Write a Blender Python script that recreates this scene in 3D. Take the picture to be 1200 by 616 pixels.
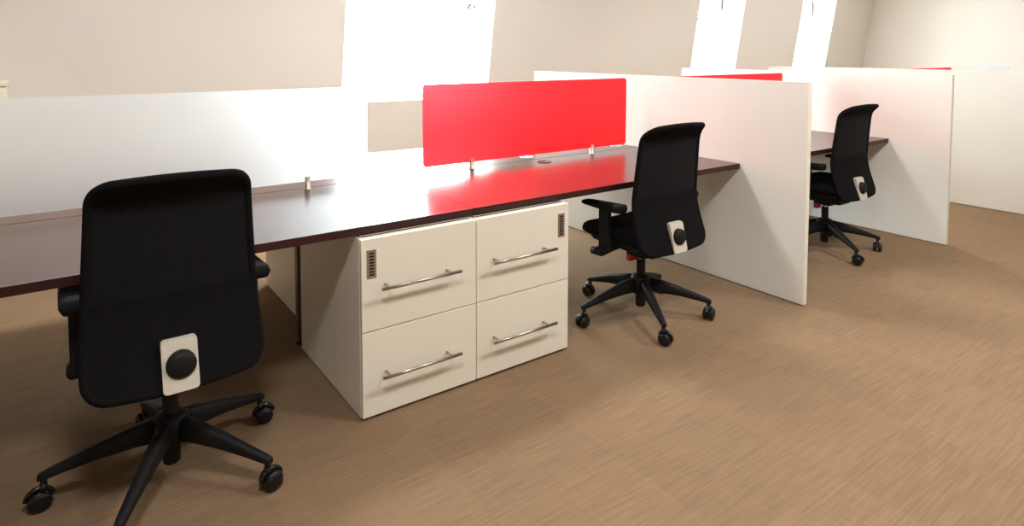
import bpy, bmesh, math, random
from math import sin, cos, pi, radians as R
from mathutils import Vector, Matrix

random.seed(4)
S = bpy.context.scene
COL = S.collection
for o in list(bpy.data.objects):
    bpy.data.objects.remove(o)

# ------------------------------------------------------------------ camera
F, CX, CY, CAMH = 746.85, 600.0, 103.12, 1.3602
YAW, PITCH, ROLL = 35.74, 3.278, 0.077
cd = bpy.data.cameras.new('camera')
cam = bpy.data.objects.new('camera', cd)
COL.objects.link(cam)
cd.sensor_fit = 'HORIZONTAL'
cd.sensor_width = 36.0
cd.lens = 36.0 * F / 1200.0
cd.shift_x = 0.0
cd.shift_y = -(308.0 - CY) / 1200.0
cd.clip_start, cd.clip_end = 0.05, 200
cam.matrix_world = (Matrix.Translation((0, 0, CAMH)) @ Matrix.Rotation(R(-YAW), 4, 'Z')
                    @ Matrix.Rotation(R(90 - PITCH), 4, 'X') @ Matrix.Rotation(R(ROLL), 4, 'Z'))
S.camera = cam

# ------------------------------------------------------------------ view, world, light levels
S.view_settings.view_transform = 'Standard'
S.view_settings.look = 'None'
S.view_settings.gamma = 1.0
S.view_settings.exposure = 0.0
S.view_settings.use_curve_mapping = False
SKY = 36.0              # overcast daylight outside
LAMP = 40.0            # watts of each ceiling panel
LAMP_COL = (1.0, 0.995, 0.975)
SKY_COL = (0.89, 0.95, 1.0)
w = bpy.data.worlds.new('overcast_sky')
S.world = w
w.use_nodes = True
bg = w.node_tree.nodes['Background']
bg.inputs[0].default_value = (*SKY_COL, 1)
bg.inputs[1].default_value = SKY
S.cycles.max_bounces = 12
S.cycles.diffuse_bounces = 6
S.cycles.glossy_bounces = 5
S.cycles.transmission_bounces = 8
S.cycles.transparent_max_bounces = 12
S.cycles.use_denoising = True
S.cycles.sample_clamp_indirect = 12

# ------------------------------------------------------------------ materials
def lin(r, g, b):
    f = lambda c: (c / 255 / 12.92) if c / 255 <= 0.04045 else ((c / 255 + 0.055) / 1.055) ** 2.4
    return (f(r), f(g), f(b))

def new_mat(name):
    m = bpy.data.materials.new(name)
    m.use_nodes = True
    nt = m.node_tree
    return m, nt, nt.nodes['Principled BSDF']

def N(nt, kind, **kw):
    n = nt.nodes.new(kind)
    for k, v in kw.items():
        if isinstance(k, str) and hasattr(n, k):
            setattr(n, k, v)
    return n

def mat(name, col, rough=0.5, metal=0.0, var=0.05, scale=8.0, bump=0.0, bscale=200.0, spec=0.5, stretch=(1, 1, 1)):
    m, nt, b = new_mat(name)
    tc = N(nt, 'ShaderNodeTexCoord')
    mp = N(nt, 'ShaderNodeMapping')
    mp.inputs['Scale'].default_value = stretch
    nt.links.new(tc.outputs['Object'], mp.inputs[0])
    no = N(nt, 'ShaderNodeTexNoise')
    no.inputs['Scale'].default_value = scale
    no.inputs['Detail'].default_value = 4
    nt.links.new(mp.outputs[0], no.inputs['Vector'])
    ra = N(nt, 'ShaderNodeValToRGB')
    ra.color_ramp.elements[0].position = 0.3
    ra.color_ramp.elements[1].position = 0.7
    ra.color_ramp.elements[0].color = (*[c * (1 - var) for c in col], 1)
    ra.color_ramp.elements[1].color = (*[min(1, c * (1 + var)) for c in col], 1)
    nt.links.new(no.outputs[0], ra.inputs[0])
    nt.links.new(ra.outputs[0], b.inputs['Base Color'])
    b.inputs['Roughness'].default_value = rough
    b.inputs['Metallic'].default_value = metal
    b.inputs['Specular IOR Level'].default_value = spec
    if bump > 0:
        n2 = N(nt, 'ShaderNodeTexNoise')
        n2.inputs['Scale'].default_value = bscale
        nt.links.new(mp.outputs[0], n2.inputs['Vector'])
        bp = N(nt, 'ShaderNodeBump')
        bp.inputs['Strength'].default_value = bump
        bp.inputs['Distance'].default_value = 0.002
        nt.links.new(n2.outputs[0], bp.inputs['Height'])
        nt.links.new(bp.outputs[0], b.inputs['Normal'])
    return m

M = {}
M['wall'] = mat('painted_plaster', lin(227, 222, 215), 0.9, var=0.012, scale=1.5, bump=0.15, bscale=120, spec=0.2)
M['ceiling'] = mat('ceiling_paint', lin(238, 234, 226), 0.9, var=0.01, spec=0.2)
M['divider'] = mat('cream_melamine', lin(230, 228, 221), 0.6, var=0.012, scale=3, bump=0.08, bscale=500, spec=0.22)
M['edge'] = mat('cream_edge_band', lin(236, 232, 216), 0.4, var=0.01, spec=0.4)
M['cabinet'] = mat('cream_lacquer', lin(238, 231, 215), 0.4, var=0.01, scale=3, bump=0.05, bscale=400, spec=0.4)
M['gap'] = mat('painted_gap_shade', lin(70, 66, 60), 0.8)  # dark colour paints in the shade between cabinet and desktop
M['steel'] = mat('brushed_steel', (0.52, 0.48, 0.44), 0.28, 1.0, var=0.08, scale=30, stretch=(1, 30, 30))
M['nickel'] = mat('satin_nickel', (0.50, 0.46, 0.40), 0.35, 1.0, var=0.05)
M['post'] = mat('grey_post_metal', lin(92, 84, 80), 0.4, 0.4, var=0.05)
M['chrome'] = mat('chrome', (0.8, 0.8, 0.8), 0.12, 1.0, var=0.02)
M['black'] = mat('black_plastic', lin(22, 21, 22), 0.58, var=0.08, scale=20, bump=0.15, bscale=600, spec=0.25)
M['pad'] = mat('soft_black_pad', lin(17, 16, 17), 0.75, var=0.08, scale=40, bump=0.2, bscale=700, spec=0.2)
M['fabric'] = mat('black_fabric', lin(20, 19, 20), 0.95, var=0.15, scale=150, bump=0.5, bscale=900, spec=0.1)
M['rubber'] = mat('black_caster', lin(16, 16, 17), 0.22, var=0.05)
M['plate'] = mat('light_grey_plastic', lin(205, 198, 184), 0.5, var=0.02)
M['tag'] = mat('red_plastic', lin(190, 40, 52), 0.4, var=0.03)
M['slot'] = mat('slot_dark', lin(16, 20, 30), 0.6)
M['white_frame'] = mat('white_window_paint', lin(240, 240, 236), 0.4, var=0.01)
M['silver_cap'] = mat('silver_cap', (0.55, 0.57, 0.58), 0.3, 0.9, var=0.03)

def desk_mat():
    m, nt, b = new_mat('mahogany_laminate')
    tc = N(nt, 'ShaderNodeTexCoord')
    mp = N(nt, 'ShaderNodeMapping')
    mp.inputs['Scale'].default_value = (1.2, 26, 26)
    nt.links.new(tc.outputs['Object'], mp.inputs[0])
    no = N(nt, 'ShaderNodeTexNoise')
    no.inputs['Scale'].default_value = 3.0
    no.inputs['Detail'].default_value = 6
    no.inputs['Distortion'].default_value = 0.6
    nt.links.new(mp.outputs[0], no.inputs['Vector'])
    ra = N(nt, 'ShaderNodeValToRGB')
    ra.color_ramp.elements[0].position = 0.3
    ra.color_ramp.elements[1].position = 0.72
    ra.color_ramp.elements[0].color = (*lin(52, 27, 26), 1)
    ra.color_ramp.elements[1].color = (*lin(84, 46, 43), 1)
    nt.links.new(no.outputs[0], ra.inputs[0])
    nt.links.new(ra.outputs[0], b.inputs['Base Color'])
    b.inputs['Roughness'].default_value = 0.25
    b.inputs['Specular IOR Level'].default_value = 0.65
    bp = N(nt, 'ShaderNodeBump')
    bp.inputs['Strength'].default_value = 0.05
    bp.inputs['Distance'].default_value = 0.001
    nt.links.new(no.outputs[0], bp.inputs['Height'])
    nt.links.new(bp.outputs[0], b.inputs['Normal'])
    return m
M['desk'] = desk_mat()
M['desk_edge'] = mat('mahogany_edge_band', lin(58, 28, 27), 0.45, var=0.1, scale=6, stretch=(2, 30, 30), spec=0.3)

def carpet_mat():
    m, nt, b = new_mat('ribbed_carpet_tiles')
    tc = N(nt, 'ShaderNodeTexCoord')
    # alternate half-metre tiles, ribbed loops mostly along X
    mp = N(nt, 'ShaderNodeMapping'); mp.inputs['Scale'].default_value = (5, 110, 1)
    nt.links.new(tc.outputs['Object'], mp.inputs[0])
    n1 = N(nt, 'ShaderNodeTexNoise'); n1.inputs['Scale'].default_value = 1.0; n1.inputs['Detail'].default_value = 3
    nt.links.new(mp.outputs[0], n1.inputs['Vector'])
    mp2 = N(nt, 'ShaderNodeMapping'); mp2.inputs['Scale'].default_value = (110, 5, 1)
    nt.links.new(tc.outputs['Object'], mp2.inputs[0])
    n2 = N(nt, 'ShaderNodeTexNoise'); n2.inputs['Scale'].default_value = 1.0; n2.inputs['Detail'].default_value = 3
    nt.links.new(mp2.outputs[0], n2.inputs['Vector'])
    mixn = N(nt, 'ShaderNodeMix', data_type='FLOAT'); mixn.inputs[0].default_value = 0.22
    nt.links.new(n1.outputs[0], mixn.inputs[2]); nt.links.new(n2.outputs[0], mixn.inputs[3])
    ch = N(nt, 'ShaderNodeTexChecker'); ch.inputs['Scale'].default_value = 2.0
    ch.inputs['Color1'].default_value = (0.47, 0.47, 0.47, 1); ch.inputs['Color2'].default_value = (0.53, 0.53, 0.53, 1)
    nt.links.new(tc.outputs['Object'], ch.inputs['Vector'])
    ad = N(nt, 'ShaderNodeMath', operation='ADD')
    nt.links.new(mixn.outputs[0], ad.inputs[0]); nt.links.new(ch.outputs['Color'], ad.inputs[1])
    sb = N(nt, 'ShaderNodeMath', operation='SUBTRACT'); sb.inputs[1].default_value = 0.5
    nt.links.new(ad.outputs[0], sb.inputs[0])
    ra = N(nt, 'ShaderNodeValToRGB')
    ra.color_ramp.elements[0].position = 0.30; ra.color_ramp.elements[1].position = 0.68
    ra.color_ramp.elements[0].color = (*lin(126, 104, 81), 1)
    ra.color_ramp.elements[1].color = (*lin(145, 119, 93), 1)
    nt.links.new(sb.outputs[0], ra.inputs[0])
    nt.links.new(ra.outputs[0], b.inputs['Base Color'])
    b.inputs['Roughness'].default_value = 0.95
    b.inputs['Specular IOR Level'].default_value = 0.1
    bp = N(nt, 'ShaderNodeBump'); bp.inputs['Strength'].default_value = 0.4; bp.inputs['Distance'].default_value = 0.003
    nt.links.new(mixn.outputs[0], bp.inputs['Height'])
    nt.links.new(bp.outputs[0], b.inputs['Normal'])
    return m
M['carpet'] = carpet_mat()

def screen_mat(name, col, rough, trans):
    """satin acrylic: rough see-through mixed with a translucent body"""
    m, nt, b = new_mat(name)
    b.inputs['Base Color'].default_value = (*col, 1)
    b.inputs['Roughness'].default_value = rough
    b.inputs['IOR'].default_value = 1.45
    b.inputs['Transmission Weight'].default_value = 1.0
    tr = N(nt, 'ShaderNodeBsdfTranslucent'); tr.inputs[0].default_value = (*col, 1)
    tc = N(nt, 'ShaderNodeTexCoord')
    no = N(nt, 'ShaderNodeTexNoise'); no.inputs['Scale'].default_value = 400
    nt.links.new(tc.outputs['Object'], no.inputs['Vector'])
    bp = N(nt, 'ShaderNodeBump'); bp.inputs['Strength'].default_value = 0.05; bp.inputs['Distance'].default_value = 0.001
    nt.links.new(no.outputs[0], bp.inputs['Height']); nt.links.new(bp.outputs[0], b.inputs['Normal'])
    mx = N(nt, 'ShaderNodeMixShader'); mx.inputs[0].default_value = trans
    nt.links.new(b.outputs[0], mx.inputs[1]); nt.links.new(tr.outputs[0], mx.inputs[2])
    nt.links.new(mx.outputs[0], nt.nodes['Material Output'].inputs[0])
    return m
M['red'] = screen_mat('red_satin_acrylic', (1.0, 0.035, 0.045), 0.5, 0.34)
M['frost'] = screen_mat('frosted_acrylic', (0.92, 0.955, 0.98), 0.5, 0.12)

def pane_mat():
    m, nt, b = new_mat('window_glass')
    nt.nodes.remove(b)
    tp = N(nt, 'ShaderNodeBsdfTransparent'); tp.inputs[0].default_value = (0.97, 0.99, 0.98, 1)
    gl = N(nt, 'ShaderNodeBsdfGlossy'); gl.inputs['Roughness'].default_value = 0.02
    lw = N(nt, 'ShaderNodeLayerWeight'); lw.inputs[0].default_value = 0.5
    fr = N(nt, 'ShaderNodeMath', operation='POWER'); fr.inputs[1].default_value = 5.0
    nt.links.new(lw.outputs['Facing'], fr.inputs[0])
    mx = N(nt, 'ShaderNodeMixShader')
    nt.links.new(fr.outputs[0], mx.inputs[0]); nt.links.new(tp.outputs[0], mx.inputs[1]); nt.links.new(gl.outputs[0], mx.inputs[2])
    nt.links.new(mx.outputs[0], nt.nodes['Material Output'].inputs[0])
    return m
M['pane'] = pane_mat()

def mesh_mat():
    """black chair mesh: a woven grid whose fine holes let a little light through"""
    m, nt, b = new_mat('black_mesh_weave')
    tc = N(nt, 'ShaderNodeTexCoord')
    sp = N(nt, 'ShaderNodeSeparateXYZ'); nt.links.new(tc.outputs['Object'], sp.inputs[0])
    outs = []
    for ax in ('X', 'Z'):
        mu = N(nt, 'ShaderNodeMath', operation='MULTIPLY'); mu.inputs[1].default_value = 2 * pi / 0.0056
        nt.links.new(sp.outputs[ax], mu.inputs[0])
        si = N(nt, 'ShaderNodeMath', operation='SINE'); nt.links.new(mu.outputs[0], si.inputs[0])
        outs.append(si)
    mn = N(nt, 'ShaderNodeMath', operation='MINIMUM')
    nt.links.new(outs[0].outputs[0], mn.inputs[0]); nt.links.new(outs[1].outputs[0], mn.inputs[1])
    gt = N(nt, 'ShaderNodeMath', operation='GREATER_THAN'); gt.inputs[1].default_value = 0.72
    nt.links.new(mn.outputs[0], gt.inputs[0])
    b.inputs['Base Color'].default_value = (*lin(17, 17, 20), 1)
    b.inputs['Roughness'].default_value = 0.8
    b.inputs['Specular IOR Level'].default_value = 0.2
    bp = N(nt, 'ShaderNodeBump'); bp.inputs['Strength'].default_value = 0.5; bp.inputs['Distance'].default_value = 0.001
    nt.links.new(mn.outputs[0], bp.inputs['Height']); nt.links.new(bp.outputs[0], b.inputs['Normal'])
    tp = N(nt, 'ShaderNodeBsdfTransparent')
    ml = N(nt, 'ShaderNodeMath', operation='MULTIPLY'); ml.inputs[1].default_value = 0.45
    nt.links.new(gt.outputs[0], ml.inputs[0])
    mx = N(nt, 'ShaderNodeMixShader')
    nt.links.new(ml.outputs[0], mx.inputs[0]); nt.links.new(b.outputs[0], mx.inputs[1]); nt.links.new(tp.outputs[0], mx.inputs[2])
    nt.links.new(mx.outputs[0], nt.nodes['Material Output'].inputs[0])
    return m
M['mesh'] = mesh_mat()

def emit_mat(name, col, st):
    m, nt, b = new_mat(name)
    b.inputs['Base Color'].default_value = (0.9, 0.9, 0.9, 1)
    b.inputs['Emission Color'].default_value = (*col, 1)
    b.inputs['Emission Strength'].default_value = st
    return m
M['diffuser'] = emit_mat('lit_diffuser', LAMP_COL, 3.0)

# ------------------------------------------------------------------ mesh helpers
class MB:
    def __init__(self):
        self.bm = bmesh.new()

    def _take(self, geom_verts, mi):
        for f in {f for v in geom_verts for f in v.link_faces}:
            f.material_index = mi

    def box(self, x0, x1, y0, y1, z0, z1, bev=0.0, mi=0, seg=2, rot=None):
        r = bmesh.ops.create_cube(self.bm, size=1.0)
        vs = r['verts']
        for v in vs:
            v.co = Vector(((x0 + x1) / 2 + v.co.x * (x1 - x0), (y0 + y1) / 2 + v.co.y * (y1 - y0), (z0 + z1) / 2 + v.co.z * (z1 - z0)))
            if rot is not None:
                v.co = rot @ v.co
        self._take(vs, mi)
        if bev > 0:
            es = list({e for v in vs for e in v.link_edges})
            bmesh.ops.bevel(self.bm, geom=es, offset=bev, segments=seg, affect='EDGES', profile=0.6)
        return self

    def tube(self, pts, rad, n=12, closed=False, mi=0, flat=1.0, cap=True):
        """sweep a circle (radius or list of radii) along pts"""
        pts = [Vector(p) for p in pts]
        k = len(pts)
        rads = rad if isinstance(rad, (list, tuple)) else [rad] * k
        rings = []
        up = None
        for i, p in enumerate(pts):
            a = pts[i - 1] if (i > 0 or closed) else p
            b = pts[(i + 1) % k] if (i < k - 1 or closed) else p
            t = (b - a).normalized()
            if up is None:
                up = Vector((0, 0, 1)) if abs(t.z) < 0.9 else Vector((0, 1, 0))
            s = t.cross(up)
            if s.length < 1e-6:
                s = t.orthogonal()
            s.normalize()
            up = s.cross(t).normalized()
            rings.append([self.bm.verts.new(p + (s * cos(2 * pi * j / n) + up * sin(2 * pi * j / n) * flat) * rads[i]) for j in range(n)])
        for i in range(k if closed else k - 1):
            A, B = rings[i], rings[(i + 1) % k]
            for j in range(n):
                f = self.bm.faces.new((A[j], A[(j + 1) % n], B[(j + 1) % n], B[j]))
                f.material_index = mi
                f.smooth = True
        if not closed and cap:
            for q in (rings[0][::-1], rings[-1]):
                f = self.bm.faces.new(q); f.material_index = mi
        return self

    def lathe(self, prof, center, axis='Z', n=24, mi=0):
        """revolve (r, h) profile"""
        c = Vector(center)
        rings = []
        for r, h in prof:
            ring = []
            for j in range(n):
                a = 2 * pi * j / n
                if axis == 'Z': d = Vector((r * cos(a), r * sin(a), h))
                elif axis == 'Y': d = Vector((r * cos(a), h, -r * sin(a)))
                else: d = Vector((h, r * cos(a), r * sin(a)))
                ring.append(self.bm.verts.new(c + d))
            rings.append(ring)
        for A, B in zip(rings, rings[1:]):
            for j in range(n):
                f = self.bm.faces.new((A[j], A[(j + 1) % n], B[(j + 1) % n], B[j])); f.material_index = mi; f.smooth = True
        for q in (rings[0][::-1], rings[-1]):
            f = self.bm.faces.new(q); f.material_index = mi
        return self

    def prism(self, outline, fn, d0, d1, bev=0.0, mi=0):
        """extrude a 2D outline; fn(u, v, d) -> 3D point"""
        A = [self.bm.verts.new(fn(u, v, d0)) for u, v in outline]
        B = [self.bm.verts.new(fn(u, v, d1)) for u, v in outline]
        fs = [self.bm.faces.new(A[::-1]), self.bm.faces.new(B)]
        n = len(A)
        for j in range(n):
            fs.append(self.bm.faces.new((A[j], A[(j + 1) % n], B[(j + 1) % n], B[j])))
        for f in fs: f.material_index = mi
        if bev > 0:
            es = list({e for f in fs[:2] for e in f.edges})
            bmesh.ops.bevel(self.bm, geom=es, offset=bev, segments=2, affect='EDGES')
        return self

    def grid(self, P, mi=0):
        """P: rows of 3D points -> smooth quad sheet"""
        V = [[self.bm.verts.new(p) for p in row] for row in P]
        for a, b in zip(V, V[1:]):
            for j in range(len(a) - 1):
                f = self.bm.faces.new((a[j], a[j + 1], b[j + 1], b[j])); f.material_index = mi; f.smooth = True
        return self

    def build(self, name, mats, parent=None, smooth=False, label=None):
        bmesh.ops.remove_doubles(self.bm, verts=self.bm.verts, dist=1e-6)
        bmesh.ops.recalc_face_normals(self.bm, faces=self.bm.faces)
        me = bpy.data.meshes.new(name)
        self.bm.to_mesh(me); self.bm.free()
        if not isinstance(mats, (list, tuple)): mats = [mats]
        for m in mats: me.materials.append(m)
        if smooth:
            for p in me.polygons: p.use_smooth = True
        o = bpy.data.objects.new(name, me)
        COL.objects.link(o)
        if parent is not None: o.parent = parent
        if label: o['label'] = label
        return o

def tag(o, label, cat, group=None):
    o['label'] = label; o['category'] = cat
    if group: o['group'] = group
    elif 'group' in o: del o['group']
    return o

def empty(name, loc, label=None, cat=None, group=None):
    o = bpy.data.objects.new(name, None)
    COL.objects.link(o)
    o.location = loc
    o.empty_display_size = 0.1
    if label: tag(o, label, cat, group)
    return o

def struct(o):
    o['kind'] = 'structure'
    return o

def copy_tree(o, parent=None):
    c = o.copy(); COL.objects.link(c)
    if parent is not None: c.parent = parent
    for ch in list(o.children): copy_tree(ch, c)
    return c

def rrect(w0, w1, h0, h1, r, n=6):
    out = []
    for cx, cy, a0 in ((w1 - r, h1 - r, 0), (w0 + r, h1 - r, 90), (w0 + r, h0 + r, 180), (w1 - r, h0 + r, 270)):
        for k in range(n + 1):
            a = R(a0 + 90 * k / n)
            out.append((cx + r * cos(a), cy + r * sin(a)))
    return out

# ------------------------------------------------------------------ room shell
XL, XR, YB, ZC = -5.0, 11.72, -4.2, 2.85
TILT = 0.160
def yw(z): return 5.60 - TILT * (z - 1.05)
YO = 6.15
YG = 5.95
SILL, HEAD = 0.885, 2.58
WIN = [(2.13, 3.72), (7.00, 7.98), (9.48, 10.44)]

struct(MB().box(XL - .1, XR + .1, YB - .1, YO, -0.1, 0.0).build('floor', M['carpet']))
struct(MB().box(XL - .1, XR + .1, YB - .1, YO, ZC, ZC + .1).build('ceiling', M['ceiling']))
struct(MB().box(XL - .1, XL, YB, YO, 0.0, ZC).build('wall_left', M['wall']))
struct(MB().box(XR, XR + .1, YB, YO, 0.0, ZC).build('wall_right', M['wall']))
struct(MB().box(XL, XR, YB - .1, YB, 0.0, ZC).build('wall_back', M['wall']))

def sloped_wall():
    b = MB(); bm = b.bm
    xs = [XL] + [x for w_ in WIN for x in w_] + [XR]
    zs = [0.0, SILL, HEAD, ZC]
    hole = lambda i, j: j == 1 and i % 2 == 1
    q = lambda *p: bm.faces.new([bm.verts.new(v) for v in p])
    for i in range(len(xs) - 1):
        for j in range(3):
            if hole(i, j): continue
            x0, x1, z0, z1 = xs[i], xs[i + 1], zs[j], zs[j + 1]
            q((x0, yw(z0), z0), (x1, yw(z0), z0), (x1, yw(z1), z1), (x0, yw(z1), z1))
            q((x0, YO, z0), (x0, YO, z1), (x1, YO, z1), (x1, YO, z0))
    for x0, x1 in WIN:
        for x in (x0, x1):
            q((x, yw(SILL), SILL), (x, YO, SILL), (x, YO, HEAD), (x, yw(HEAD), HEAD))
        for z in (SILL, HEAD):
            q((x0, yw(z), z), (x1, yw(z), z), (x1, YO, z), (x0, YO, z))
    for x in (XL, XR):
        q((x, yw(0), 0), (x, YO, 0), (x, YO, ZC), (x, yw(ZC), ZC))
    for z in (0, ZC):
        q((XL, yw(z), z), (XR, yw(z), z), (XR, YO, z), (XL, YO, z))
    bmesh.ops.remove_doubles(bm, verts=bm.verts, dist=1e-5)
    return struct(b.build('wall_front', M['wall']))
sloped_wall()

for k, (x0, x1) in enumerate(WIN):
    w_ = struct(empty('window_%d' % (k + 1), ((x0 + x1) / 2, YG, SILL)))
    hw, hh, t = (x1 - x0) / 2, HEAD - SILL, 0.05
    f = MB()
    f.box(-hw, -hw + t, -.03, .03, 0, hh, .006).box(hw - t, hw, -.03, .03, 0, hh, .006)
    f.box(-hw + t, hw - t, -.03, .03, 0, t, .006).box(-hw + t, hw - t, -.03, .03, hh - t, hh, .006)
    f.box(-hw + t, hw - t, -.028, .028, .93, .97, .006)
    struct(f.build('window_frame', M['white_frame'], w_))
    struct(MB().box(-hw + t, hw - t, -.004, .004, t, hh - t).build('window_pane', M['pane'], w_))
    hz0, hz1 = (.935, .985) if k == 0 else (1.06, 1.36)
    h = MB().box(hw - .055, hw - .018, -.05, -.028, hz0, hz1, .004).box(hw - .052, hw - .022, -.15, -.05, hz0 + .005, hz1 - .02, .005)  # dark post metal stands in for the stay's backlit silhouette
    struct(h.build('window_handle', M['post'], w_, label='metal sash stay, toned dark as a backlit silhouette'))
    pl = bpy.data.lights.new('daylight_portal', 'AREA')
    pl.shape = 'RECTANGLE'; pl.size = x1 - x0; pl.size_y = hh; pl.cycles.is_portal = True
    po = bpy.data.objects.new('daylight_portal', pl); COL.objects.link(po)
    po.location = ((x0 + x1) / 2, YO + .03, SILL + hh / 2); po.rotation_euler = (R(-90), 0, 0)

# ceiling panels (the lamps of the room)
def make_light(x, y, label):
    t = empty('ceiling_light', (x, y, ZC), label, 'ceiling light', 'ceiling lights')
    f = MB()
    for a in ((-.32, -.28, -.32, .32), (.28, .32, -.32, .32), (-.28, .28, -.32, -.28), (-.28, .28, .28, .32)):
        f.box(*a, -.06, 0, .004)
    f.build('light_frame', M['white_frame'], t)
    MB().box(-.28, .28, -.28, .28, -.045, -.03).build('diffuser', M['diffuser'], t)
    ld = bpy.data.lights.new('ceiling_lamp', 'AREA')
    ld.shape = 'RECTANGLE'; ld.size = 0.4; ld.size_y = 0.4; ld.energy = LAMP; ld.color = LAMP_COL
    lo = bpy.data.objects.new('ceiling_lamp', ld); COL.objects.link(lo)
    lo.parent = t; lo.location = (0, 0, -.065)
    return t
LIGHTS = [(.1, .45), (2.5, .45), (4.0, .45), (.1, 3.5), (2.5, 3.5), (6.05, 3.3), (8.8, 3.4)]
for k, (x, y) in enumerate(LIGHTS):
    make_light(x, y, 'white framed ceiling light panel above the ' + ('window side' if y > 2 else 'carpet aisle') + ' of the office')

# low cupboard against the sloping wall
t = empty('storage_cupboard', (-1.25, 5.2, 0), 'low cream cupboard against the sloping wall behind the frosted screen', 'cupboard')
MB().box(-1.0, 1.0, .02, .36, 0, 1.135, .004).build('carcass', M['cabinet'], t)
MB().box(-1.01, 1.005, -.01, .37, 1.135, 1.162, .003).build('cupboard_top', M['cabinet'], t)
for s in (-1, 1):
    d = MB().box(min(0, s) + .004, max(0, s) - .004, 0.0, .02, .05, 1.13, .003).build('door', M['cabinet'], t)
    MB().tube([(s * .06, -.03, .5), (s * .06, -.03, .7)], .006).build('handle', M['nickel'], d)

# ------------------------------------------------------------------ dividers
YP, YPB, HP = 1.80, 4.15, 1.20
def divider(x, tk, label, YP=1.80):
    t = empty('desk_divider', (x, YP, 0), label, 'divider', 'cream desk dividers')
    MB().box(0, tk, .002, YPB - YP - .002, .006, HP - .002, .001).build('panel', M['divider'], t)
    e = MB()
    e.box(-.0006, tk + .0006, 0, .003, .006, HP, .0008).box(-.0006, tk + .0006, YPB - YP - .003, YPB - YP, .006, HP, .0008)
    e.box(-.0006, tk + .0006, .003, YPB - YP - .003, HP - .003, HP, .0008)
    e.build('edge_band', M['edge'], t, label='smooth cream edging strip')
    for y in (.12, YPB - YP - .12):
        MB().lathe([(.014, 0), (.016, .002), (.016, .004), (.008, .007)], (tk / 2, y, 0), n=16).build('foot', M['black'], t)
    return t
X1, X2, X3 = 3.216, 5.060, 6.552
divider(X1, .033, 'tall cream divider panel at the end of the desk with drawer cabinets')
divider(X2, .033, 'tall cream divider panel behind the farther black chair, tinted pink by the red screen')
divider(X3, .033, 'farthest cream divider panel, beyond the open carpet aisle', 1.50)

# ------------------------------------------------------------------ desks
ZT, TD = 0.7145, 0.030
DY = 0.794
def make_desk(x0, x1, y0, front, label, legs=(), grommets=(), bracket=False):
    """front desks have their sitter's edge at y0, the far row mirrors them"""
    t = empty('desk', (x0, y0, 0), label, 'desk', 'mahogany desks')
    W = x1 - x0
    top = MB()
    top.box(0.0015, W - .0015, .0015, DY - .0015, ZT - TD, ZT, .0012)
    o = top.build('desktop', [M['desk'], M['desk_edge']], t)
    for p in o.data.polygons:
        if abs(p.normal.z) < 0.5: p.material_index = 1
    for lx, ly in legs:
        l = MB().box(lx - .02, lx + .02, ly - .02, ly + .02, .012, ZT - TD - .006, .003)
        l.box(lx - .05, lx + .05, ly - .05, ly + .05, ZT - TD - .006, ZT - TD, .001)
        lo = l.build('leg', M['post'], t, label='square grey metal leg')
        MB().lathe([(.024, 0), (.024, .008), (.012, .013)], (lx, ly, 0), n=16).build('foot', M['black'], lo)
    if bracket:
        MB().box(W - .045, W - .0016, .30, .70, ZT - TD - .005, ZT - TD, .001).box(W - .0066, W - .0016, .30, .70, ZT - TD - .06, ZT - TD - .004, .001).build('support_bracket', M['post'], t)
    for gx, gy, m_ in grommets:
        MB().lathe([(.043, 0), (.043, .002), (.040, .0035), (.034, .0035), (.033, .002), (.001, .002)], (gx, gy, ZT), n=32).build('cable_grommet', M[m_], t)
    return t
XA, XS = -0.42, 1.391
yF, yRr = 2.2014, 2.2014 + DY + .004
make_desk(XA, XS, yF, 1, 'mahogany desk in front of the frosted screen, with the mesh chair seen squarely from behind',
          legs=((1.322, .735), (.06, .735), (.06, .07)), grommets=((.905, .70, 'desk_edge'),))
make_desk(XS, X1, yF, 1, 'mahogany desk in front of the large red screen, ending against the divider panel',
          legs=(), bracket=True, grommets=((.929, .70, 'desk_edge'),))
make_desk(XA, XS, yRr, 0, 'mahogany desk on the window side of the frosted screen',
          legs=((.06, .06), (.06, .72)), grommets=((.905, .094, 'silver_cap'),))
make_desk(XS, X1, yRr, 0, 'mahogany desk on the window side of the large red screen',
          legs=(), bracket=True, grommets=((.948, .094, 'silver_cap'), (1.735, .11, 'silver_cap')))
make_desk(X1 + .033, X2, yF, 1, 'mahogany desk in the farther bay, between the two dividers with a chair between',
          legs=((.06, .735), (.06, .07), (1.75, .735)), grommets=((.905, .70, 'desk_edge'),))
make_desk(X1 + .033, X2, yRr, 0, 'mahogany desk on the window side of the farther bay',
          legs=((.06, .06), (.06, .72), (1.75, .06), (1.75, .72)))
make_desk(X3 + .033, X3 + 1.85, yF, 1, 'mahogany desk hidden behind the farthest divider, under its red screen',
          legs=((.06, .735), (.06, .07), (1.75, .735), (1.75, .07)))
make_desk(X3 + 1.85, X3 + 3.66, yF, 1, 'mahogany desk hidden behind the farthest divider, under its frosted screen',
          legs=((.06, .735), (.06, .07), (1.75, .735), (1.75, .07)))

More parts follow.
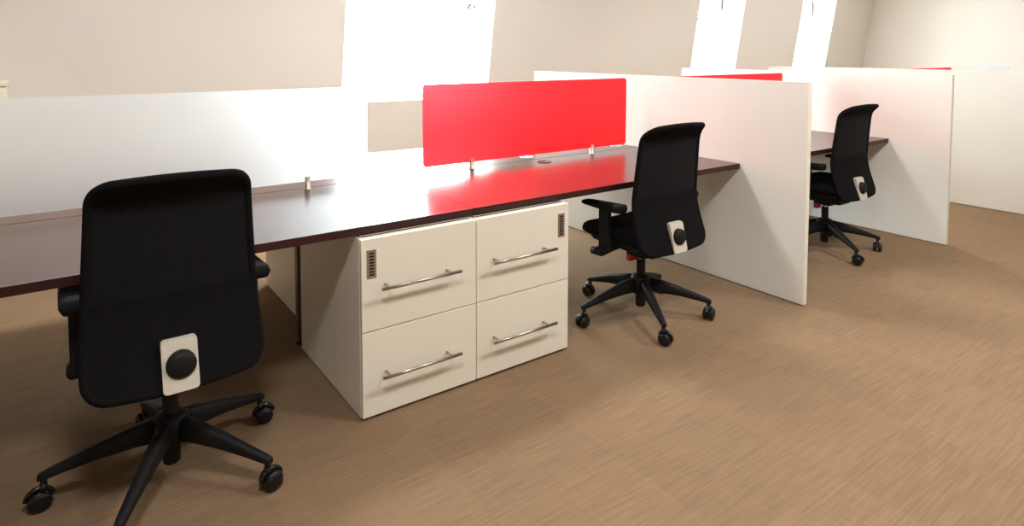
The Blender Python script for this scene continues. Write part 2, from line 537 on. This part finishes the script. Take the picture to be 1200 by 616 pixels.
# ------------------------------------------------------------------ screens
YS, ZS0, ZS1, SW = 2.950, 0.754, 1.187, 1.49
def make_screen(x0, m_, label, group, left_inset=.298):
    t = empty('desk_screen', (x0 + SW / 2, YS, ZT + .001), label, 'screen', group)
    b = MB().prism(rrect(-SW / 2, SW / 2, ZS0 - ZT, ZS1 - ZT, .018), lambda u, v, d: Vector((u, d, v)), -.004, .004, .0012)
    b.build('screen_sheet', M[m_], t)
    for s in (-1, 1):
        x = SW / 2 - .298 if s > 0 else left_inset - SW / 2
        c = MB()
        c.lathe([(.015, 0), (.015, .004), (.0125, .006), (.0125, .060), (.0115, .062)], (x, 0, 0), n=20)
        o = c.build('clamp', M['nickel'], t, label='small round metal clamp')
        MB().tube([(x, -.0115, .045), (x, -.0155, .045)], .004, 10).build('screw', M['steel'], o)
    return t
make_screen(-0.245, 'frost', 'frosted clear screen along the back of the desk behind the nearest chair', 'frosted desk screens', .35)
make_screen(1.553, 'red', 'large bright red screen standing above the drawer cabinets', 'red desk screens')
make_screen(3.365, 'red', 'red screen poking up over the divider in front of the farther bay', 'red desk screens')
make_screen(6.745, 'red', 'thin red strip of screen showing above the farthest divider', 'red desk screens')
make_screen(8.62, 'frost', 'pale frosted screen barely showing above the farthest divider beside a red one', 'frosted desk screens')

# ------------------------------------------------------------------ cabinets
CW, CD, CH = .4935, .71, ZT - TD - .0005
def make_cabinet(vent_side, label):
    t = empty('drawer_cabinet', (0, 0, 0), label, 'cabinet', 'cream drawer cabinets')
    MB().box(.001, CW - .001, .021, CD, .006, CH - .006, .0015).box(.012, CW - .012, .035, CD - .02, CH - .012, CH, .001, mi=1).build('carcass', [M['cabinet'], M['gap']], t)
    for k, (z0, z1) in enumerate(((.334, .678), (.012, .330))):
        d = MB().box(.0015, CW - .0015, 0, .019, z0, z1, .002).build('drawer', M['cabinet'], t)
        zc = (z0 + min(z1, .672)) / 2 - .004
        h = MB()
        hx0, hx1 = (.062, .397) if vent_side < 0 else (.053, .390)
        h.tube([(hx0, -.046, zc), (hx1, -.046, zc)], .0065, 14)
        for hx in (hx0 + .032, hx1 - .042):
            h.tube([(hx, .001, zc), (hx, -.046, zc)], .0048, 10)
        h.build('handle', M['steel'], d, label='brushed steel bar handle')
        if k == 0:
            vx = .022 if vent_side < 0 else CW - .063
            v = MB().box(vx, vx + .037, -.0022, .001, .532, .637, .0008)
            n = 8
            for j in range(n):
                zz = .545 + j * (.079 / (n - 1))
                v.box(vx + .009, vx + .028, -.003, -.001, zz - .0033, zz + .0033, mi=1)
            for zz in (.5365, .6325):
                for xx in (vx + .004, vx + .033):
                    v.lathe([(.0016, 0), (.0016, -.003), (.0006, -.0034)], (xx, 0, zz), 'Y', 8, mi=1)
            v.build('vent_plate', [M['nickel'], M['slot']], d, label='small metal plate with dark slots')
    return t
c1 = make_cabinet(-1, 'cream drawer cabinet with a slotted plate at its upper left, nearer the frosted screen')
c1.location = (.880, 2.157, 0)
c2 = make_cabinet(1, 'cream drawer cabinet with a slotted plate at its upper right, beside the red-screen chair')
c2.location = (1.3755, 2.157, 0)
for k, (x, lb) in enumerate(((.968 + CW, 'cream cabinet on the window side, its side showing behind the grey desk leg'),
                             (.970 + 2 * CW, 'cream cabinet on the window side, hidden behind the drawer cabinet by the chair'))):
    c = copy_tree(c1)
    c.location = (x, 3.80, 0); c.rotation_euler.z = pi
    c['label'] = lb

# ------------------------------------------------------------------ chairs
PROF = [(.395, -.235), (.43, -.222), (.49, -.198), (.56, -.176), (.62, -.163), (.66, -.161), (.75, -.168), (.84, -.176), (.91, -.183), (.945, -.188), (.97, -.203), (.99, -.226), (1.012, -.262)]
def interp(tab, z):
    if z <= tab[0][0]: return tab[0][1]
    for (a, p), (b, q) in zip(tab, tab[1:]):
        if z <= b:
            return p + (q - p) * (z - a) / (b - a)
    return tab[-1][1]
def smooth_prof(z):
    return sum(interp(PROF, z + d) for d in (-.012, -.006, 0, .006, .012)) / 5
ZB0, ZB1 = .398, 1.005
def halfw(z):
    return interp([(.398, .240), (.50, .240), (.62, .234), (.80, .224), (1.01, .212)], z)
def back_pt(u, z, inset=0.0, off=0.0):
    """u in -1..1 across the back; rounded corners top and bottom; off pushes towards the sitter"""
    rt, rb = .050, .05
    w_ = halfw(z) - inset
    za, zb = ZB0 + inset, ZB1 - inset
    if z > zb - rt:
        d = min(rt, z - (zb - rt)); w_ -= rt - math.sqrt(max(0, rt * rt - d * d))
    if z < za + rb:
        d = min(rb, (za + rb) - z); w_ -= rb - math.sqrt(max(0, rb * rb - d * d))
    x = u * w_
    un = x / .23
    zz = z + .018 * (1 - un * un) * max(0, (z - .85) / .15) - .012 * (1 - un * un) * max(0, (.47 - z) / .07)
    y = smooth_prof(zz) - .018 * (1 - un * un) + off
    return Vector((x, y, zz))
def zrows(za, zb, rt=.050, rb=.05):
    rows = [za + rb * (1 - cos(R(90 * k / 7))) for k in range(7)]
    n = 22
    rows += [za + rb + (zb - rt - za - rb) * k / n for k in range(n)]
    rows += [zb - rt + rt * sin(R(90 * k / 9)) for k in range(10)]
    return rows
US = [-1, -.985, -.95] + [-.9 + 1.8 * k / 18 for k in range(19)] + [.95, .985, 1]

def back_sheet(inset, off0, off1, z_lo=None, z_hi=None):
    b = MB()
    rows = zrows(ZB0 + inset, ZB1 - inset)
    if z_lo is not None:
        rows = [z for z in rows if z > z_lo and z < z_hi]
        rows = [z_lo] + rows + [z_hi]
    Fr = [[back_pt(u, z, inset, off0) for u in US] for z in rows]
    Bk = [[back_pt(u, z, inset, off1) for u in US] for z in rows]
    b.grid(Fr); b.grid([r[::-1] for r in Bk])
    k, n = len(rows), len(US)
    rim0 = [(0, j) for j in range(n)] + [(i, n - 1) for i in range(1, k)] + [(k - 1, j) for j in range(n - 2, -1, -1)] + [(i, 0) for i in range(k - 2, 0, -1)]
    b.bm.verts.ensure_lookup_table()
    for a, c in zip(rim0, rim0[1:] + rim0[:1]):
        vs = [b.bm.verts.new(q) for q in (Fr[a[0]][a[1]], Fr[c[0]][c[1]], Bk[c[0]][c[1]], Bk[a[0]][a[1]])]
        try:
            f = b.bm.faces.new(vs); f.smooth = True
        except ValueError:
            pass
    return b

def make_chair(base_angle):
    t = empty('task_chair', (0, 0, 0))
    # --- back
    back = back_sheet(.012, .002, .010).build('mesh_back', M['mesh'], t)
    rows = zrows(ZB0 + .012, ZB1 - .012)
    loop = [back_pt(-1, z, .012, .008) for z in rows] + [back_pt(u, rows[-1], .012, .008) for u in US[1:-1]] \
         + [back_pt(1, z, .012, .008) for z in rows[::-1]] + [back_pt(u, rows[0], .012, .008) for u in US[1:-1][::-1]]
    cl = []
    for p in loop:
        if not cl or (p - cl[-1]).length > .006: cl.append(p)
    if (cl[0] - cl[-1]).length < .006: cl.pop()
    MB().tube(cl, .0125, 12, closed=True).build('back_frame', M['fabric'], t)
    # padded head roll along the top edge and the upholstered lower band
    back_sheet(.010, -.002, .016, .935, ZB1 - .010).build('head_band', M['fabric'], t)
    back_sheet(.014, -.003, .022, ZB0 + .014, .665).build('lumbar_pad', M['fabric'], t)
    p0 = back_pt(0, .47)
    pl = MB().prism(rrect(-.047, .047, -.070, .070, .009), lambda u, v, d: Vector((u + .0, p0.y - .004 + d + .25 * v, .464 + v)), -.014, .006, .002)
    plate = pl.build('lumbar_plate', M['plate'], t, label='light grey plastic plate')
    for v in plate.data.vertices: pass
    k = MB().lathe([(.040, .010), (.040, -.008), (.037, -.015), (.029, -.020), (.010, -.022)], (.002, p0.y - .016, .466), 'Y', 28)
    k.build('lumbar_knob', M['black'], plate, label='round black adjusting knob')
    # --- seat
    sb = MB()
    P = []
    ys = [-.215, -.205, -.18, -.12, -.05, .02, .09, .15, .20, .235, .255, .262]
    def seat_z(x, y):
        edge = max(0, (abs(x) - .17) / .07)
        z = .492 - .018 * edge ** 2 + .012 * (x / .24) ** 2
        if y > .12: z -= .050 * ((y - .12) / .142) ** 2
        return z
    xs = [-.245, -.242, -.23, -.20, -.14, -.07, 0, .07, .14, .20, .23, .242, .245]
    def seat_bot(x, y):
        z = .425 + .010 * (x / .24) ** 2
        if y > .10: z -= .006 * ((y - .10) / .16)
        return z
    top, bot = [], []
    for y in ys:
        kx = 1.0
        if y > .15: kx = math.sqrt(max(0.3, 1 - ((y - .15) / .135) ** 2))
        if y < -.15: kx = math.sqrt(max(0.5, 1 - ((-.15 - y) / .085) ** 2))
        e_y = 1.0 if ys[1] < y < ys[-2] else (.55 if y in (ys[1], ys[-2]) else 0.0)
        ta, ba = [], []
        for j, x in enumerate(xs):
            e = {0: 0.0, 1: .5, len(xs) - 2: .5, len(xs) - 1: 0.0}.get(j, 1.0) * e_y
            a, c = seat_z(x, y), seat_bot(x, y)
            m_ = (a + c) / 2
            ta.append(Vector((x * kx, y, m_ + (a - m_) * e))); ba.append(Vector((x * kx, y, m_ + (c - m_) * e)))
        top.append(ta); bot.append(ba)
    sb.grid(top); sb.grid([r[::-1] for r in bot])
    sb.build('seat', M['fabric'], t)
    sh = MB()
    sh.prism(rrect(-.21, .21, -.19, .19, .06), lambda u, v, d: Vector((u, v, d)), .405, .430, .006)
    sh.build('seat_pan', M['black'], t)
    me = MB()
    me.box(-.075, .075, -.14, .12, .335, .406, .018)
    me.box(-.05, .05, -.06, .06, .312, .34, .012)
    me.tube([(.07, .05, .37), (.20, .06, .372), (.255, .06, .372)], [.007, .007, .011], 10)
    me.tube([(-.07, .07, .37), (-.20, .08, .372), (-.255, .08, .372)], [.007, .007, .011], 10)
    mech = me.build('tilt_mechanism', M['black'], t)
    MB().box(-.048, .004, .030, .058, .282, .322, .004).build('tilt_lever', M['tag'], mech, label='small red lever tab')
    # back bracket joining mechanism and back
    br = MB()
    path = [(0, -.08, .385), (0, -.15, .378), (0, -.190, .395), (0, -.196, .43), (0, -.186, .49), (0, -.165, .55)]
    for s in (-.055, .055):
        br.tube([(s, y, z) for _, y, z in path], .013, 10)
    br.build('back_bracket', M['black'], t)
    # --- arms
    for s in (-1, 1):
        a = MB()
        a.prism(rrect(-.03, .03, .385, .612, .012), lambda u, v, d, s=s: Vector((s * (.264 + d), u - .005 - (v - .5) * .0, v)), -.013, .013, .005)
        a.tube([(s * .267, -.005, .40), (s * .264, .005, .378), (s * .22, .005, .385), (s * .12, .005, .395)], [.020, .022, .020, .018], 12, flat=.8)
        a.tube([(s * .268, .01, .374), (s * .268, .075, .371)], [.019, .019], 12)
        arm = a.build('armrest', M['black'], t)
        pd = MB()
        Pt, Pb = [], []
        L = [(-.127, .0), (-.125, .75), (-.115, .95), (-.06, 1), (0, 1), (.06, .98), (.11, .92), (.135, .7), (.142, 0)]
        for y, k_ in L:
            th = .042 - .022 * max(0, (y + .06) / .2)
            zt = .637 - .020 * ((y + .13) / .27)
            rt, rb_ = [], []
            for j in range(9):
                v = -1 + j / 4
                ww = .036 * (0.55 + .45 * k_) * v
                e = (1 - abs(v) ** 7) * min(1, k_ * 1.3)
                cz = zt - th / 2
                rt.append(Vector((s * .264 + ww, y, cz + th / 2 * e))); rb_.append(Vector((s * .264 + ww, y, cz - th / 2 * e)))
            Pt.append(rt); Pb.append(rb_)
        pd.grid(Pt); pd.grid([r[::-1] for r in Pb])
        pd.build('arm_pad', M['pad'], arm)
    # --- column and star base
    MB().lathe([(.013, .245), (.013, .335)], (0, 0, 0), n=20).build('gas_lift', M['chrome'], t, label='chrome gas lift rod')
    MB().lathe([(.022, .050), (.026, .056), (.026, .19), (.023, .205), (.0225, .292), (.019, .297)], (0, 0, 0), n=24).build('column', M['black'], t)
    MB().lathe([(.040, .118), (.052, .128), (.052, .198), (.042, .210), (.026, .212)], (0, 0, 0), n=28).build('hub', M['black'], t)
    for k in range(5):
        ang = R(base_angle + 72 * k)
        m3 = Matrix.Rotation(ang, 3, 'Z')
        lg = MB()
        rings = []
        secs = [(.03, .027, .204, .130), (.10, .024, .190, .128), (.20, .020, .160, .116), (.29, .016, .128, .098), (.335, .014, .112, .088), (.352, .011, .104, .086)]
        for r_, hw_, z1_, z0_ in secs:
            ring = []
            for u, v in ((-1, -.6), (-.6, -1), (.6, -1), (1, -.6), (.82, .7), (.5, 1), (-.5, 1), (-.82, .7)):
                ring.append(lg.bm.verts.new(m3 @ Vector((r_, u * hw_, (z0_ + z1_) / 2 + v * (z1_ - z0_) / 2))))
            rings.append(ring)
        for A, B in zip(rings, rings[1:]):
            for j in range(8):
                f = lg.bm.faces.new((A[j], A[(j + 1) % 8], B[(j + 1) % 8], B[j])); f.smooth = True
        lg.bm.faces.new(rings[0][::-1]); lg.bm.faces.new(rings[-1])
        c0 = m3 @ Vector((.338, 0, 0))
        lg.tube([c0 + Vector((0, 0, .060)), c0 + Vector((0, 0, .100))], .009, 10)
        leg = lg.build('base_arm', M['black'], t)
        cs = MB()
        sw = Matrix.Rotation(ang + R(62 + 23 * k), 3, 'Z')
        for sd in (-1, 1):
            ring_prof = [(.010, sd * .006), (.029, sd * .006), (.0305, sd * .010), (.0305, sd * .020), (.027, sd * .025), (.014, sd * .028), (.004, sd * .028)]
            st = len(cs.bm.verts)
            cs.lathe(ring_prof, (0, 0, 0), 'X', 22)
            cs.bm.verts.ensure_lookup_table()
            for v in cs.bm.verts[st:]:
                v.co = c0 + sw @ (v.co + Vector((0, -.012, 0))) + Vector((0, 0, .0307))
        hood = [sw @ Vector((0, -.012 + .034 * cos(R(a_)), .034 * sin(R(a_)))) + c0 + Vector((0, 0, .031)) for a_ in range(10, 171, 20)]
        cs.tube(hood, .0075, 10)
        cs.tube([c0 + Vector((0, 0, .045)), c0 + Vector((0, 0, .075))], .010, 10)
        cs.build('caster', M['rubber'], leg, label='round black twin-wheel caster')
    return t
ch2 = make_chair(97 - 72)
ch2.location = (2.43, 2.235, 0)
tag(ch2, 'black mesh task chair at the red screen, between the drawer cabinets and the divider', 'chair', 'black task chairs')
ch1 = copy_tree(ch2)
ch1.location = (.268, 2.235, 0)
for c in ch1.children:                      # its arms are set a notch higher and closer in
    if c.name.startswith('armrest'):
        c.location = (-.012 if c.data.vertices[0].co.x > 0 else .02, 0, .034)
tag(ch1, 'nearest black mesh task chair, seen squarely from behind before the frosted screen', 'chair', 'black task chairs')
ch3 = copy_tree(ch2)
ch3.location = (4.295, 2.265, 0)
tag(ch3, 'smaller-looking black mesh task chair in the farther bay, partly behind a divider', 'chair', 'black task chairs')
